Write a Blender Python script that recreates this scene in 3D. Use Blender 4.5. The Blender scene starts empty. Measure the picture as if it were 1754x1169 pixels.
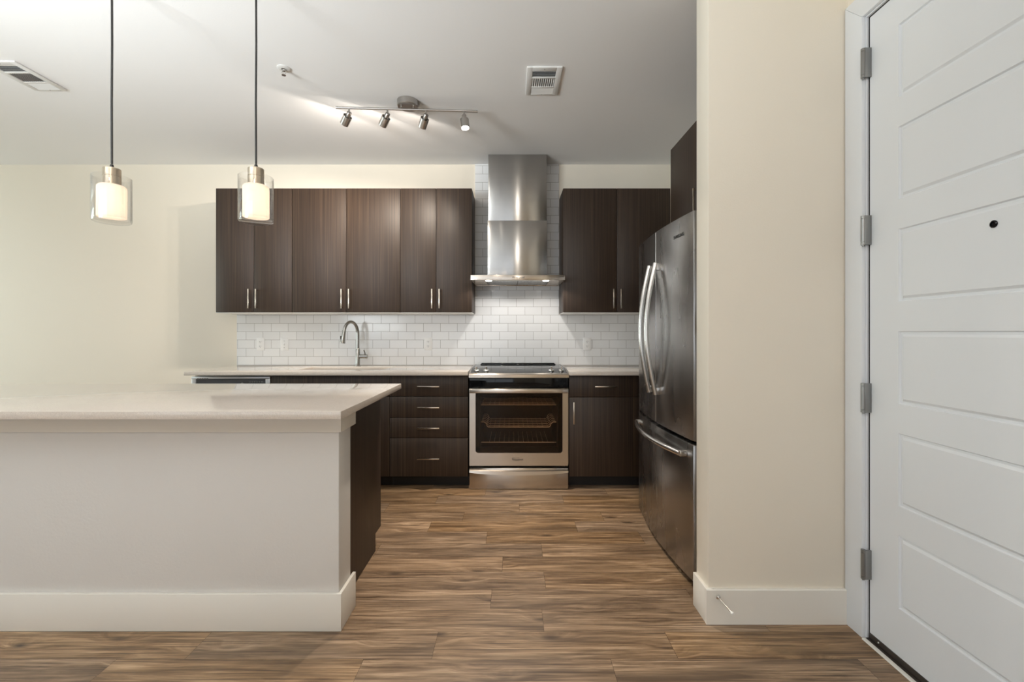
import bpy, bmesh, math, random
from mathutils import Vector, Matrix
R = math.radians
PI = math.pi
C = bpy.context.scene.collection
SC = bpy.context.scene
random.seed(7)

# ------------------------------------------------------------------ camera, world, light, exposure
CAM_Z = 1.21
cam_data = bpy.data.cameras.new('camera')
cam = bpy.data.objects.new('camera', cam_data)
C.objects.link(cam)
cam.location = (0, 0, CAM_Z)
cam.rotation_euler = (R(90), 0, 0)
cam_data.sensor_width = 36
cam_data.lens = 770 / 1754 * 36
cam_data.shift_y = -14.5 / 1754
cam_data.clip_start = 0.05
SC.camera = cam

SC.view_settings.view_transform = 'Standard'
SC.view_settings.look = 'None'
SC.view_settings.gamma = 1
SC.view_settings.use_curve_mapping = False
SC.view_settings.exposure = 0.19
SC.cycles.max_bounces = 12
SC.cycles.diffuse_bounces = 6
SC.cycles.glossy_bounces = 5
SC.cycles.transparent_max_bounces = 16
SC.cycles.caustics_reflective = False
SC.cycles.caustics_refractive = False
SC.cycles.sample_clamp_indirect = 4

world = bpy.data.worlds.new('world')
SC.world = world
world.use_nodes = True
bg = world.node_tree.nodes['Background']
bg.inputs['Color'].default_value = (0.80, 0.90, 1.0, 1)
bg.inputs['Strength'].default_value = 1.0


def area(name, loc, direction, sx, sy, power, col, spread=180):
    d = bpy.data.lights.new(name, 'AREA')
    d.shape = 'RECTANGLE'
    d.size = sx
    d.size_y = sy
    d.energy = power
    d.color = col
    d.spread = R(spread)
    o = bpy.data.objects.new(name, d)
    C.objects.link(o)
    o.location = loc
    o.rotation_euler = Vector(direction).to_track_quat('-Z', 'Y').to_euler()
    return o


# daylight entering by the living room windows (behind and to the left of the camera)
area('daylight_rear_window', (-2.4, -3.52, 1.25), (0, 1, 0.75), 4.2, 2.0, 26, (0.97, 0.98, 1.0))
area('daylight_left_window', (-8.48, 1.9, 1.35), (1, 0, 0.5), 3.4, 2.1, 118, (0.85, 1.0, 0.96))
# added fill light, unseen, aimed up to brighten the ceiling
area('added_ceiling_fill', (-2.7, -0.6, 1.55), (0.40, 0.8, 1), 1.0, 1.0, 84, (0.93, 0.99, 1.0), 104)


def point(name, loc, power, col, radius=0.03):
    d = bpy.data.lights.new(name, 'POINT')
    d.energy = power
    d.color = col
    d.shadow_soft_size = radius
    o = bpy.data.objects.new(name, d)
    C.objects.link(o)
    o.location = loc
    return o


def spot(name, loc, direction, power, col, angle, blend=0.5, radius=0.02):
    d = bpy.data.lights.new(name, 'SPOT')
    d.energy = power
    d.color = col
    d.spot_size = R(angle)
    d.spot_blend = blend
    d.shadow_soft_size = radius
    o = bpy.data.objects.new(name, d)
    C.objects.link(o)
    o.location = loc
    o.rotation_euler = Vector(direction).to_track_quat('-Z', 'Y').to_euler()
    return o


# ------------------------------------------------------------------ materials
class NT:
    def __init__(self, name):
        self.m = bpy.data.materials.new(name)
        self.m.use_nodes = True
        self.t = self.m.node_tree
        self.p = self.t.nodes['Principled BSDF']
        self.out = self.t.nodes['Material Output']

    def n(self, kind, **kw):
        nd = self.t.nodes.new(kind)
        for k, v in kw.items():
            setattr(nd, k, v)
        return nd

    def l(self, a, b):
        self.t.links.new(a, b)

    def setp(self, **kw):
        for k, v in kw.items():
            self.p.inputs[k.replace('_', ' ')].default_value = v
        return self

    def coords(self, scale=(1, 1, 1), loc=(0, 0, 0)):
        tc = self.n('ShaderNodeTexCoord')
        mp = self.n('ShaderNodeMapping')
        mp.inputs['Scale'].default_value = scale
        mp.inputs['Location'].default_value = loc
        self.l(tc.outputs['Object'], mp.inputs['Vector'])
        return mp.outputs['Vector']

    def noise(self, vec, scale=1, detail=2, rough=0.5, dist=0):
        nd = self.n('ShaderNodeTexNoise')
        nd.inputs['Scale'].default_value = scale
        nd.inputs['Detail'].default_value = detail
        nd.inputs['Roughness'].default_value = rough
        nd.inputs['Distortion'].default_value = dist
        self.l(vec, nd.inputs['Vector'])
        return nd.outputs['Fac']

    def ramp(self, fac, stops):
        nd = self.n('ShaderNodeValToRGB')
        el = nd.color_ramp.elements
        el[0].position, el[0].color = stops[0][0], (*stops[0][1], 1)
        el[1].position, el[1].color = stops[-1][0], (*stops[-1][1], 1)
        for pos, col in stops[1:-1]:
            e = el.new(pos)
            e.color = (*col, 1)
        self.l(fac, nd.inputs['Fac'])
        return nd.outputs['Color']

    def maprange(self, v, a, b, c, d):
        nd = self.n('ShaderNodeMapRange')
        for i, x in enumerate((a, b, c, d)):
            nd.inputs[i + 1].default_value = x
        self.l(v, nd.inputs[0])
        return nd.outputs[0]

    def mix(self, fac, a, b, mode='MIX'):
        nd = self.n('ShaderNodeMix', data_type='RGBA', blend_type=mode)
        for sock, v in ((nd.inputs[0], fac), (nd.inputs[6], a), (nd.inputs[7], b)):
            if hasattr(v, 'is_linked'):
                self.l(v, sock)
            elif isinstance(v, (int, float)):
                sock.default_value = v
            else:
                sock.default_value = (*v, 1)
        return nd.outputs[2]

    def math(self, op, a, b=0.0):
        nd = self.n('ShaderNodeMath', operation=op)
        for sock, v in ((nd.inputs[0], a), (nd.inputs[1], b)):
            if hasattr(v, 'is_linked'):
                self.l(v, sock)
            else:
                sock.default_value = v
        return nd.outputs[0]

    def bump(self, h, strength=0.2, dist=0.01):
        nd = self.n('ShaderNodeBump')
        nd.inputs['Strength'].default_value = strength
        nd.inputs['Distance'].default_value = dist
        self.l(h, nd.inputs['Height'])
        self.l(nd.outputs[0], self.p.inputs['Normal'])


M = {}


def plain(key, col, rough=0.5, metal=0.0, spec=0.5, emit=0, ecol=None, coat=0):
    t = NT(key)
    t.setp(Base_Color=(*col, 1), Roughness=rough, Metallic=metal, Specular_IOR_Level=spec, Coat_Weight=coat)
    if emit:
        t.setp(Emission_Color=(*(ecol or col), 1), Emission_Strength=emit)
    M[key] = t.m
    return t


def paint(key, col, rough, bump=0.08, scale=220):
    t = plain(key, col, rough, spec=0.35)
    v = t.coords()
    t.bump(t.noise(v, scale, 2), bump, 0.002)
    return t


paint('wall_cream', (0.82, 0.758, 0.655), 0.6, 0.15, 160)
paint('ceiling_white', (0.91, 0.91, 0.915), 0.85, 0.12, 140)
paint('island_white', (0.71, 0.69, 0.665), 0.45, 0.25, 110)
paint('trim_white', (0.80, 0.77, 0.71), 0.35, 0.03)
paint('door_white', (0.77, 0.79, 0.82), 0.38, 0.03)
plain('vent_white', (0.75, 0.75, 0.74), 0.4)
plain('plastic_white', (0.86, 0.865, 0.87), 0.3)
plain('slot_dark', (0.02, 0.02, 0.02), 0.6)
plain('cord_black', (0.012, 0.011, 0.010), 0.5)
plain('black_plastic', (0.012, 0.012, 0.013), 0.35)
plain('black_gloss', (0.006, 0.006, 0.007), 0.06, spec=0.3)
plain('toe_black', (0.010, 0.008, 0.007), 0.5)
plain('sweep_brown', (0.035, 0.026, 0.020), 0.55)
plain('panel_grey', (0.085, 0.085, 0.09), 0.25)
plain('silver', (0.72, 0.73, 0.74), 0.35, 0.5)
plain('chrome', (0.72, 0.71, 0.69), 0.12, 1.0)
plain('handle_nickel', (0.70, 0.62, 0.52), 0.22, 1.0)
plain('pewter', (0.30, 0.30, 0.295), 0.32, 1.0)
plain('badge_dark', (0.05, 0.05, 0.05), 0.35, 0.6)
plain('under_white', (0.80, 0.79, 0.77), 0.45)
plain('rubber_white', (0.82, 0.81, 0.78), 0.5)
plain('bulb_warm', (1, 0.9, 0.75), 0.4, emit=8, ecol=(1.0, 0.80, 0.55))
plain('lens_lit', (1, 0.95, 0.85), 0.4, emit=25, ecol=(1.0, 0.93, 0.82))
plain('hood_lens', (1, 0.95, 0.85), 0.4, emit=12, ecol=(1.0, 0.95, 0.88))
plain('added_lamp_glow', (1, 0.95, 0.85), 0.4, emit=260, ecol=(1.0, 0.93, 0.84))  # glow of the added lamp behind the camera
plain('threshold_white', (0.72, 0.70, 0.66), 0.35)
plain('rack_steel', (0.90, 0.85, 0.78), 0.4, 0.1)
plain('oven_dark', (0.036, 0.020, 0.014), 0.5)  # brown reflection of the floor is put into the cavity colour
plain('window_sky', (0.8, 0.9, 1.0), 0.5, emit=1.0)


def steel(key, col, rough, aniso=0.75, axis='X', smear=0.0, brush=(2, 2, 260)):
    t = plain(key, col, rough, 1.0)
    t.setp(Anisotropic=aniso, Anisotropic_Rotation=0.0)
    tg = t.n('ShaderNodeTangent', direction_type='RADIAL', axis=axis)
    t.l(tg.outputs[0], t.p.inputs['Tangent'])
    g = t.noise(t.coords(brush), 1, 2)
    c = t.mix(1.0, col, t.maprange(g, 0.3, 0.7, 0.985, 1.015), 'MULTIPLY')
    sm = t.noise(t.coords((6.0, 6.0, 1.2)), 1.3, 2, 0.5, 0.25)
    c = t.mix(1.0, c, t.maprange(sm, 0.32, 0.68, 1.0 - smear, 1.0 + smear * 0.5), 'MULTIPLY')
    r = t.maprange(sm, 0.32, 0.68, rough * (1 - smear), rough * (1 + smear))
    t.l(c, t.p.inputs['Base Color'])
    t.l(r, t.p.inputs['Roughness'])
    return t


steel('steel', (0.44, 0.43, 0.415), 0.22, 0.95, 'X', smear=0.025)
steel('steel_warm', (0.58, 0.52, 0.455), 0.22, 0.95, 'X', smear=0.02)  # warm reflection of the floor is tinted into this steel
steel('steel_fridge', (0.38, 0.37, 0.36), 0.27, 0.7, 'Y', smear=0.16)
steel('brushed_nickel', (0.46, 0.44, 0.42), 0.28, 0.0)
steel('lamp_nickel', (0.62, 0.53, 0.42), 0.3, 0.0)
plain('steel_handle', (0.66, 0.64, 0.615), 0.2, 1.0)
plain('filter_steel', (0.42, 0.42, 0.41), 0.4, 1.0)
plain('sink_steel', (0.36, 0.34, 0.32), 0.32, 1.0)
plain('faucet_nickel', (0.34, 0.33, 0.31), 0.2, 1.0)


def laminate(key, dark, light, rough=0.46):
    t = NT(key)
    fine = t.noise(t.coords((330, 330, 1.6)), 1, 3, 0.6)
    mid = t.noise(t.coords((120, 120, 0.7), (3, 1, 5)), 1, 2, 0.5)
    mixv = t.math('ADD', t.math('MULTIPLY', fine, 0.62), t.math('MULTIPLY', mid, 0.38))
    midc = tuple((a * 0.62 + b * 0.38) for a, b in zip(dark, light))
    col = t.ramp(mixv, [(0.34, dark), (0.52, midc), (0.66, light)])
    t.l(col, t.p.inputs['Base Color'])
    t.setp(Roughness=rough, Specular_IOR_Level=0.45)
    t.bump(fine, 0.06, 0.001)
    M[key] = t.m


laminate('dark_wood', (0.0155, 0.0078, 0.0044), (0.068, 0.041, 0.025))

t = NT('quartz')
v = t.coords()
sp = t.noise(v, 620, 2, 0.6)
sp2 = t.noise(v, 900, 1, 0.5)
base = t.ramp(sp, [(0.34, (0.53, 0.475, 0.42)), (0.5, (0.675, 0.605, 0.54)), (0.66, (0.77, 0.70, 0.635))])
base = t.mix(t.maprange(sp2, 0.62, 0.72, 0, 0.3), base, (0.36, 0.32, 0.29))
t.l(base, t.p.inputs['Base Color'])
t.setp(Roughness=0.045, Specular_IOR_Level=0.5)
M['quartz'] = t.m

# subway tile
t = NT('subway_tile')
tc = t.n('ShaderNodeTexCoord')
sep = t.n('ShaderNodeSeparateXYZ')
t.l(tc.outputs['Object'], sep.inputs[0])
cmb = t.n('ShaderNodeCombineXYZ')
t.l(t.math('ADD', sep.outputs[0], 2.344 + 0.0769 + 1.538), cmb.inputs[0])
t.l(t.math('ADD', sep.outputs[2], -0.9155), cmb.inputs[1])
bk = t.n('ShaderNodeTexBrick', offset=0.5, offset_frequency=2)
bk.inputs['Scale'].default_value = 1
bk.inputs['Brick Width'].default_value = 0.1538
bk.inputs['Row Height'].default_value = 0.0756
bk.inputs['Mortar Size'].default_value = 0.0014
bk.inputs['Mortar Smooth'].default_value = 0.1
bk.inputs['Color1'].default_value = (0.84, 0.85, 0.865, 1)
bk.inputs['Color2'].default_value = (0.79, 0.80, 0.815, 1)
bk.inputs['Mortar'].default_value = (0.33, 0.32, 0.31, 1)
t.l(cmb.outputs[0], bk.inputs['Vector'])
t.l(bk.outputs['Color'], t.p.inputs['Base Color'])
t.l(t.maprange(bk.outputs['Fac'], 0, 1, 0.12, 0.8), t.p.inputs['Roughness'])
nb = t.noise(t.coords((1, 1, 1)), 14, 1)
hh = t.math('ADD', t.math('MULTIPLY', bk.outputs['Fac'], -1.0), t.math('MULTIPLY', nb, 0.5))
t.bump(hh, 0.25, 0.001)
M['subway_tile'] = t.m

# wood plank floor: every plank carries its own random tone in the colour attribute "plank"
t = NT('plank_floor')
att = t.n('ShaderNodeAttribute', attribute_name='plank')
sepa = t.n('ShaderNodeSeparateColor')
t.l(att.outputs['Color'], sepa.inputs[0])
tc = t.n('ShaderNodeTexCoord')
sep = t.n('ShaderNodeSeparateXYZ')
t.l(tc.outputs['Object'], sep.inputs[0])
cmb = t.n('ShaderNodeCombineXYZ')
t.l(t.math('ADD', sep.outputs[0], t.math('MULTIPLY', sepa.outputs[0], 41.0)), cmb.inputs[0])
t.l(t.math('ADD', sep.outputs[1], t.math('MULTIPLY', sepa.outputs[1], 23.0)), cmb.inputs[1])


def fmap(scale):
    mp = t.n('ShaderNodeMapping')
    mp.inputs['Scale'].default_value = scale
    t.l(cmb.outputs[0], mp.inputs['Vector'])
    return mp.outputs[0]


kv = t.n('ShaderNodeTexVoronoi', feature='F1')
kv.inputs['Scale'].default_value = 1
kv.inputs['Randomness'].default_value = 1.0
t.l(fmap((3.2, 9.0, 1)), kv.inputs['Vector'])
knot = t.maprange(kv.outputs['Distance'], 0.02, 0.17, 1.0, 0.0)
halo = t.maprange(kv.outputs['Distance'], 0.0, 0.42, 1.0, 0.0)
wv = t.n('ShaderNodeMapping')
wv.inputs['Scale'].default_value = (1.3, 15.0, 1)
cm2 = t.n('ShaderNodeCombineXYZ')
sp3 = t.n('ShaderNodeSeparateXYZ')
t.l(cmb.outputs[0], sp3.inputs[0])
t.l(sp3.outputs[0], cm2.inputs[0])
t.l(t.math('ADD', sp3.outputs[1], t.math('MULTIPLY', halo, 0.05)), cm2.inputs[1])
t.l(cm2.outputs[0], wv.inputs['Vector'])
g1 = t.noise(wv.outputs[0], 1.6, 6, 0.62, 0.9)
g2 = t.noise(fmap((2.6, 120.0, 1)), 1, 6, 0.72, 0.3)
g3 = t.noise(fmap((1.1, 9.0, 1)), 1.3, 4, 0.6, 0.6)
gv = t.math('ADD', t.math('MULTIPLY', g1, 0.48), t.math('MULTIPLY', g2, 0.52))
col = t.ramp(gv, [(0.33, (0.036, 0.018, 0.008)), (0.43, (0.140, 0.080, 0.038)), (0.53, (0.285, 0.178, 0.094)),
                  (0.66, (0.520, 0.355, 0.215))])
col = t.mix(t.maprange(g3, 0.46, 0.70, 0.0, 0.8), col, (0.085, 0.050, 0.026))
g4 = t.noise(fmap((2.2, 190.0, 1)), 1, 3, 0.6, 0.4)
col = t.mix(t.maprange(g4, 0.55, 0.66, 0.0, 0.9), col, (0.060, 0.033, 0.016))
grey = t.n('ShaderNodeHueSaturation')
t.l(col, grey.inputs['Color'])
t.l(t.maprange(sepa.outputs[1], 0, 1, 0.86, 1.03), grey.inputs['Saturation'])
t.l(t.maprange(sepa.outputs[2], 0, 1, 0.96, 1.30), grey.inputs['Value'])
col = t.mix(t.math('MULTIPLY', knot, 0.92), grey.outputs[0], (0.022, 0.013, 0.008))
t.l(col, t.p.inputs['Base Color'])
t.l(t.maprange(g2, 0.3, 0.7, 0.34, 0.48), t.p.inputs['Roughness'])
t.setp(Specular_IOR_Level=0.4)
t.bump(gv, 0.12, 0.002)
M['plank_floor'] = t.m
plain('floor_gap', (0.018, 0.012, 0.008), 0.8)


def thin_glass(key, tint, refl=1.0, rough=0.02, ior=1.5):
    t = NT(key)
    tr = t.n('ShaderNodeBsdfTransparent')
    tr.inputs[0].default_value = (*tint, 1)
    gl = t.n('ShaderNodeBsdfGlossy')
    gl.inputs['Roughness'].default_value = rough
    lw = t.n('ShaderNodeLayerWeight')
    lw.inputs[0].default_value = 0.5
    fr = t.n('ShaderNodeMath', operation='ADD')
    t.l(t.math('MULTIPLY', t.math('POWER', lw.outputs['Facing'], 4.0), 0.85), fr.inputs[0])
    fr.inputs[1].default_value = 0.06
    mx = t.n('ShaderNodeMixShader')
    t.l(t.math('MULTIPLY', fr.outputs[0], refl), mx.inputs[0])
    t.l(tr.outputs[0], mx.inputs[1])
    t.l(gl.outputs[0], mx.inputs[2])
    t.l(mx.outputs[0], t.out.inputs['Surface'])
    M[key] = t.m


thin_glass('clear_glass', (0.995, 0.992, 0.988))
thin_glass('oven_glass', (0.80, 0.70, 0.60), 0.42, 0.03)

t = NT('opal_glass')
tl = t.n('ShaderNodeBsdfTranslucent')
tl.inputs[0].default_value = (0.46, 0.425, 0.40, 1)
df = t.n('ShaderNodeBsdfDiffuse')
df.inputs[0].default_value = (0.75, 0.70, 0.63, 1)
em = t.n('ShaderNodeEmission')
em.inputs[0].default_value = (1.0, 0.86, 0.72, 1)
em.inputs[1].default_value = 0.30
mx = t.n('ShaderNodeMixShader')
mx.inputs[0].default_value = 0.4
t.l(tl.outputs[0], mx.inputs[1])
t.l(df.outputs[0], mx.inputs[2])
ad = t.n('ShaderNodeAddShader')
t.l(mx.outputs[0], ad.inputs[0])
t.l(em.outputs[0], ad.inputs[1])
t.l(ad.outputs[0], t.out.inputs['Surface'])
M['opal_glass'] = t.m


# ------------------------------------------------------------------ mesh helpers
class MB:
    """Collects boxes, tubes, prisms and lathed shapes in world metres; build() links them as ONE mesh object."""

    def __init__(self):
        self.bm = bmesh.new()

    def _merge(self, tmp, mat=None):
        if mat is not None:
            tmp.transform(mat)
        me = bpy.data.meshes.new('tmp')
        tmp.to_mesh(me)
        tmp.free()
        self.bm.from_mesh(me)
        bpy.data.meshes.remove(me)
        return self

    def box(self, x0, x1, y0, y1, z0, z1, bevel=0.0, seg=2, mat=None):
        b = bmesh.new()
        bmesh.ops.create_cube(b, size=1)
        for v in b.verts:
            v.co = Vector((x0 if v.co.x < 0 else x1, y0 if v.co.y < 0 else y1, z0 if v.co.z < 0 else z1))
        if bevel:
            bmesh.ops.bevel(b, geom=list(b.edges), offset=bevel, segments=seg, profile=0.5, affect='EDGES')
        bmesh.ops.recalc_face_normals(b, faces=b.faces)
        return self._merge(b, mat)

    def prism(self, pts, axis, a, c, bevel=0.0, seg=2):
        """polygon pts in the plane across axis, extruded from a to c. axis x: pts (y,z); y: (x,z); z: (x,y)"""
        b = bmesh.new()

        def co(p, w):
            return {'x': (w, p[0], p[1]), 'y': (p[0], w, p[1]), 'z': (p[0], p[1], w)}[axis]
        lo = [b.verts.new(co(p, a)) for p in pts]
        hi = [b.verts.new(co(p, c)) for p in pts]
        n = len(pts)
        e1 = b.faces.new(lo)
        e2 = b.faces.new(hi)
        for i in range(n):
            b.faces.new((lo[i], lo[(i + 1) % n], hi[(i + 1) % n], hi[i]))
        bmesh.ops.recalc_face_normals(b, faces=b.faces)
        if bevel:
            ed = set(e1.edges) | set(e2.edges)
            bmesh.ops.bevel(b, geom=list(ed), offset=bevel, segments=seg, profile=0.5, affect='EDGES')
        return self._merge(b)

    def lathe(self, prof, loc=(0, 0, 0), direction=(0, 0, 1), n=32, closed=False):
        """prof: (radius, height) pairs, turned about direction through loc"""
        b = bmesh.new()
        rings = []
        for r, h in prof:
            if r <= 1e-6:
                rings.append([b.verts.new((0, 0, h))])
            else:
                rings.append([b.verts.new((r * math.cos(2 * PI * k / n), r * math.sin(2 * PI * k / n), h)) for k in range(n)])
        pairs = list(zip(rings[:-1], rings[1:]))
        if closed:
            pairs.append((rings[-1], rings[0]))
        for a, c in pairs:
            for k in range(n):
                k2 = (k + 1) % n
                f = []
                f += [a[0]] if len(a) == 1 else [a[k], a[k2]]
                f += [c[0]] if len(c) == 1 else [c[k2], c[k]]
                if len(f) >= 3:
                    b.faces.new(f)
        bmesh.ops.recalc_face_normals(b, faces=b.faces)
        q = Vector((0, 0, 1)).rotation_difference(Vector(direction).normalized()).to_matrix().to_4x4()
        return self._merge(b, Matrix.Translation(loc) @ q)

    def cyl(self, p, q, r, n=24, r2=None, bevel=0.0):
        p, q = Vector(p), Vector(q)
        L = (q - p).length
        r2 = r if r2 is None else r2
        if bevel:
            pr = [(0, 0), (r - bevel, 0), (r, bevel), (r2, L - bevel), (r2 - bevel, L), (0, L)]
        else:
            pr = [(0, 0), (r, 0), (r2, L), (0, L)]
        return self.lathe(pr, p, q - p, n)

    def tube(self, pts, r, n=12, caps=True, sx=1.0):
        """round tube through pts; r one radius or a list"""
        pts = [Vector(p) for p in pts]
        rs = r if isinstance(r, (list, tuple)) else [r] * len(pts)
        b = bmesh.new()
        rings = []
        ref = None
        for i, p in enumerate(pts):
            d = (pts[min(i + 1, len(pts) - 1)] - pts[max(i - 1, 0)]).normalized()
            if ref is None:
                ref = d.orthogonal().normalized()
            else:
                ref = (ref - d * ref.dot(d)).normalized()
            w = d.cross(ref)
            rings.append([b.verts.new(p + (ref * math.cos(2 * PI * k / n) * sx + w * math.sin(2 * PI * k / n)) * rs[i])
                          for k in range(n)])
        for a, c in zip(rings[:-1], rings[1:]):
            for k in range(n):
                b.faces.new((a[k], a[(k + 1) % n], c[(k + 1) % n], c[k]))
        if caps:
            b.faces.new(rings[0])
            b.faces.new(rings[-1])
        bmesh.ops.recalc_face_normals(b, faces=b.faces)
        return self._merge(b)

    def slab_hole(self, x0, x1, y0, y1, z0, z1, hx0, hx1, hy0, hy1, bevel=0.0):
        b = bmesh.new()
        xs, ys = [x0, hx0, hx1, x1], [y0, hy0, hy1, y1]
        vt = [[[b.verts.new((x, y, z)) for y in ys] for x in xs] for z in (z0, z1)]
        for i in range(3):
            for j in range(3):
                if i == 1 and j == 1:
                    continue
                for k in (0, 1):
                    b.faces.new((vt[k][i][j], vt[k][i + 1][j], vt[k][i + 1][j + 1], vt[k][i][j + 1]))
        for k in range(3):
            for (a, c) in (((k, 0), (k + 1, 0)), ((k, 3), (k + 1, 3)), ((0, k), (0, k + 1)), ((3, k), (3, k + 1))):
                b.faces.new((vt[0][a[0]][a[1]], vt[0][c[0]][c[1]], vt[1][c[0]][c[1]], vt[1][a[0]][a[1]]))
        for (a, c) in (((1, 1), (2, 1)), ((2, 1), (2, 2)), ((2, 2), (1, 2)), ((1, 2), (1, 1))):
            b.faces.new((vt[0][a[0]][a[1]], vt[0][c[0]][c[1]], vt[1][c[0]][c[1]], vt[1][a[0]][a[1]]))
        bmesh.ops.recalc_face_normals(b, faces=b.faces)
        if bevel:
            ed = [e for e in b.edges if len(e.link_faces) == 2 and e.calc_face_angle(0) > 1.0]
            bmesh.ops.bevel(b, geom=ed, offset=bevel, segments=2, profile=0.5, affect='EDGES')
        return self._merge(b)

    def build(self, name, mat, parent=None, smooth=True, angle=35):
        if parent is not None:
            off = Vector(parent.location)
            q = parent.parent
            while q is not None:
                off += Vector(q.location)
                q = q.parent
            self.bm.transform(Matrix.Translation(-off))
        me = bpy.data.meshes.new(name)
        if smooth:
            for f in self.bm.faces:
                f.smooth = True
            for e in self.bm.edges:
                if len(e.link_faces) != 2 or e.calc_face_angle(0) > R(angle):
                    e.smooth = False
        self.bm.to_mesh(me)
        self.bm.free()
        me.materials.append(M[mat] if isinstance(mat, str) else mat)
        o = bpy.data.objects.new(name, me)
        C.objects.link(o)
        if parent is not None:
            o.parent = parent
        return o


def B(*a, **k):
    return MB().box(*a, **k)


def thing(name, label, cat, loc=(0, 0, 0), group=None):
    o = bpy.data.objects.new(name, None)
    o.empty_display_size = 0.1
    C.objects.link(o)
    o.location = loc
    return tag(o, label, cat, group)


def tag(o, label, cat, group=None):
    o['label'] = label
    o['category'] = cat
    if group:
        o['group'] = group
    return o


def struct(o):
    o['kind'] = 'structure'
    return o


def text_part(name, body, size, mat, parent, origin, xaxis, yaxis, depth=0.0004, bold=0.0):
    """raised lettering as a mesh; origin is the centre of the text"""
    cu = bpy.data.curves.new(name, 'FONT')
    cu.body = body
    cu.size = size
    cu.align_x = 'CENTER'
    cu.align_y = 'CENTER'
    cu.extrude = depth
    cu.offset = bold
    o = bpy.data.objects.new('tmp_text', cu)
    C.objects.link(o)
    bpy.context.view_layer.update()
    me = bpy.data.meshes.new_from_object(o.evaluated_get(bpy.context.evaluated_depsgraph_get()))
    bpy.data.objects.remove(o)
    bpy.data.curves.remove(cu)
    x, y = Vector(xaxis).normalized(), Vector(yaxis).normalized()
    z = x.cross(y)
    mt = Matrix((x, y, z)).transposed().to_4x4()
    off = Vector(parent.location)
    q = parent.parent
    while q is not None:
        off += Vector(q.location)
        q = q.parent
    me.transform(Matrix.Translation(Vector(origin) - off) @ mt)
    me.materials.clear()
    me.materials.append(M[mat])
    me.name = name
    ob = bpy.data.objects.new(name, me)
    C.objects.link(ob)
    ob.parent = parent
    return ob


# ------------------------------------------------------------------ the room
WALL_Y = 4.10          # tiled back wall
CEIL = 2.743
XL = -8.6
XR = 1.66
YR = -3.6
PX0, PY0, PY1 = 0.82, 1.875, 2.0   # end wall between kitchen and entry
EX = 1.40              # entry wall with the door

# floor: planks 0.152 m wide, 0.914 m long
fm = bpy.data.meshes.new('floor')
b = bmesh.new()
cl = b.loops.layers.color.new('plank')
joints = {0: 0.365, 1: 0.616, 2: 0.13, 3: -0.095, 4: 0.16, 5: -0.05, 6: 0.166, 7: -0.15, 8: 0.40, 9: -0.32, 10: 0.05, 11: 0.37,
          12: -0.2, 13: 0.3}
PW, PL = 0.1518, 0.914
row = -36
while True:
    y0 = 1.513 + row * PW
    y1 = y0 + PW
    if y0 > WALL_Y:
        break
    if y1 > YR:
        ya, yb = max(y0, YR), min(y1, WALL_Y)
        off = joints.get(row, random.uniform(0, PL))
        x = off - PL * math.ceil((off - XL) / PL)
        while x < XR + 0.1:
            xa, xb = max(x, XL), min(x + PL, XR + 0.1)
            if xb > xa + 1e-4:
                g = 0.00045
                vs = [b.verts.new(p) for p in ((xa + g, ya + g, 0), (xb - g, ya + g, 0), (xb - g, yb - g, 0), (xa + g, yb - g, 0))]
                f = b.faces.new(vs)
                c = (random.random(), random.random(), random.random(), 1)
                for lp in f.loops:
                    lp[cl] = c
            x += PL
    row += 1
# dark bed in the joints
vs = [b.verts.new(p) for p in ((XL, YR, -0.0015), (XR + 0.1, YR, -0.0015), (XR + 0.1, WALL_Y, -0.0015), (XL, WALL_Y, -0.0015))]
f = b.faces.new(vs)
f.material_index = 1
b.to_mesh(fm)
b.free()
fm.materials.append(M['plank_floor'])
fm.materials.append(M['floor_gap'])
floor = bpy.data.objects.new('floor', fm)
C.objects.link(floor)
struct(floor)

struct(B(XL, XR + 0.1, YR, WALL_Y + 0.1, CEIL, CEIL + 0.1).build('ceiling', 'ceiling_white'))
struct(B(XL - 0.1, XR + 0.1, WALL_Y, WALL_Y + 0.1, -0.02, CEIL).build('wall_back', 'wall_cream'))
struct(B(XR, XR + 0.1, PY1, WALL_Y, -0.02, CEIL).build('wall_right', 'wall_cream'))
struct(B(PX0, XR + 0.1, PY0, PY1, 0, CEIL, 0.004).build('wall_partition', 'wall_cream'))
# left wall with a window opening
w = MB()
w.box(XL - 0.1, XL, YR, 0.1, -0.02, CEIL).box(XL - 0.1, XL, 3.7, WALL_Y, -0.02, CEIL)
w.box(XL - 0.1, XL, 0.1, 3.7, -0.02, 0.25).box(XL - 0.1, XL, 0.1, 3.7, 2.55, CEIL)
struct(w.build('wall_left', 'wall_cream'))
w = MB()
w.box(XL, -4.6, YR - 0.1, YR, -0.02, CEIL).box(-0.2, XR + 0.1, YR - 0.1, YR, -0.02, CEIL)
w.box(-4.6, -0.2, YR - 0.1, YR, -0.02, 0.15).box(-4.6, -0.2, YR - 0.1, YR, 2.55, CEIL)
struct(w.build('wall_rear', 'wall_cream'))


def window(n, x0, x1, y0, y1, z0, z1, axis):
    f = MB()
    t_ = 0.05
    if axis == 'y':
        f.box(x0, x1, y0, y1, z0, z0 + t_).box(x0, x1, y0, y1, z1 - t_, z1)
        k = 3
        for i in range(k + 1):
            xx = x0 + (x1 - x0 - t_) * i / k
            f.box(xx, xx + t_, y0, y1, z0 + t_, z1 - t_)
    else:
        f.box(x0, x1, y0, y1, z0, z0 + t_).box(x0, x1, y0, y1, z1 - t_, z1)
        k = 2
        for i in range(k + 1):
            yy = y0 + (y1 - y0 - t_) * i / k
            f.box(x0, x1, yy, yy + t_, z0 + t_, z1 - t_)
    return struct(f.build('window_%d' % n, 'door_white'))


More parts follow.
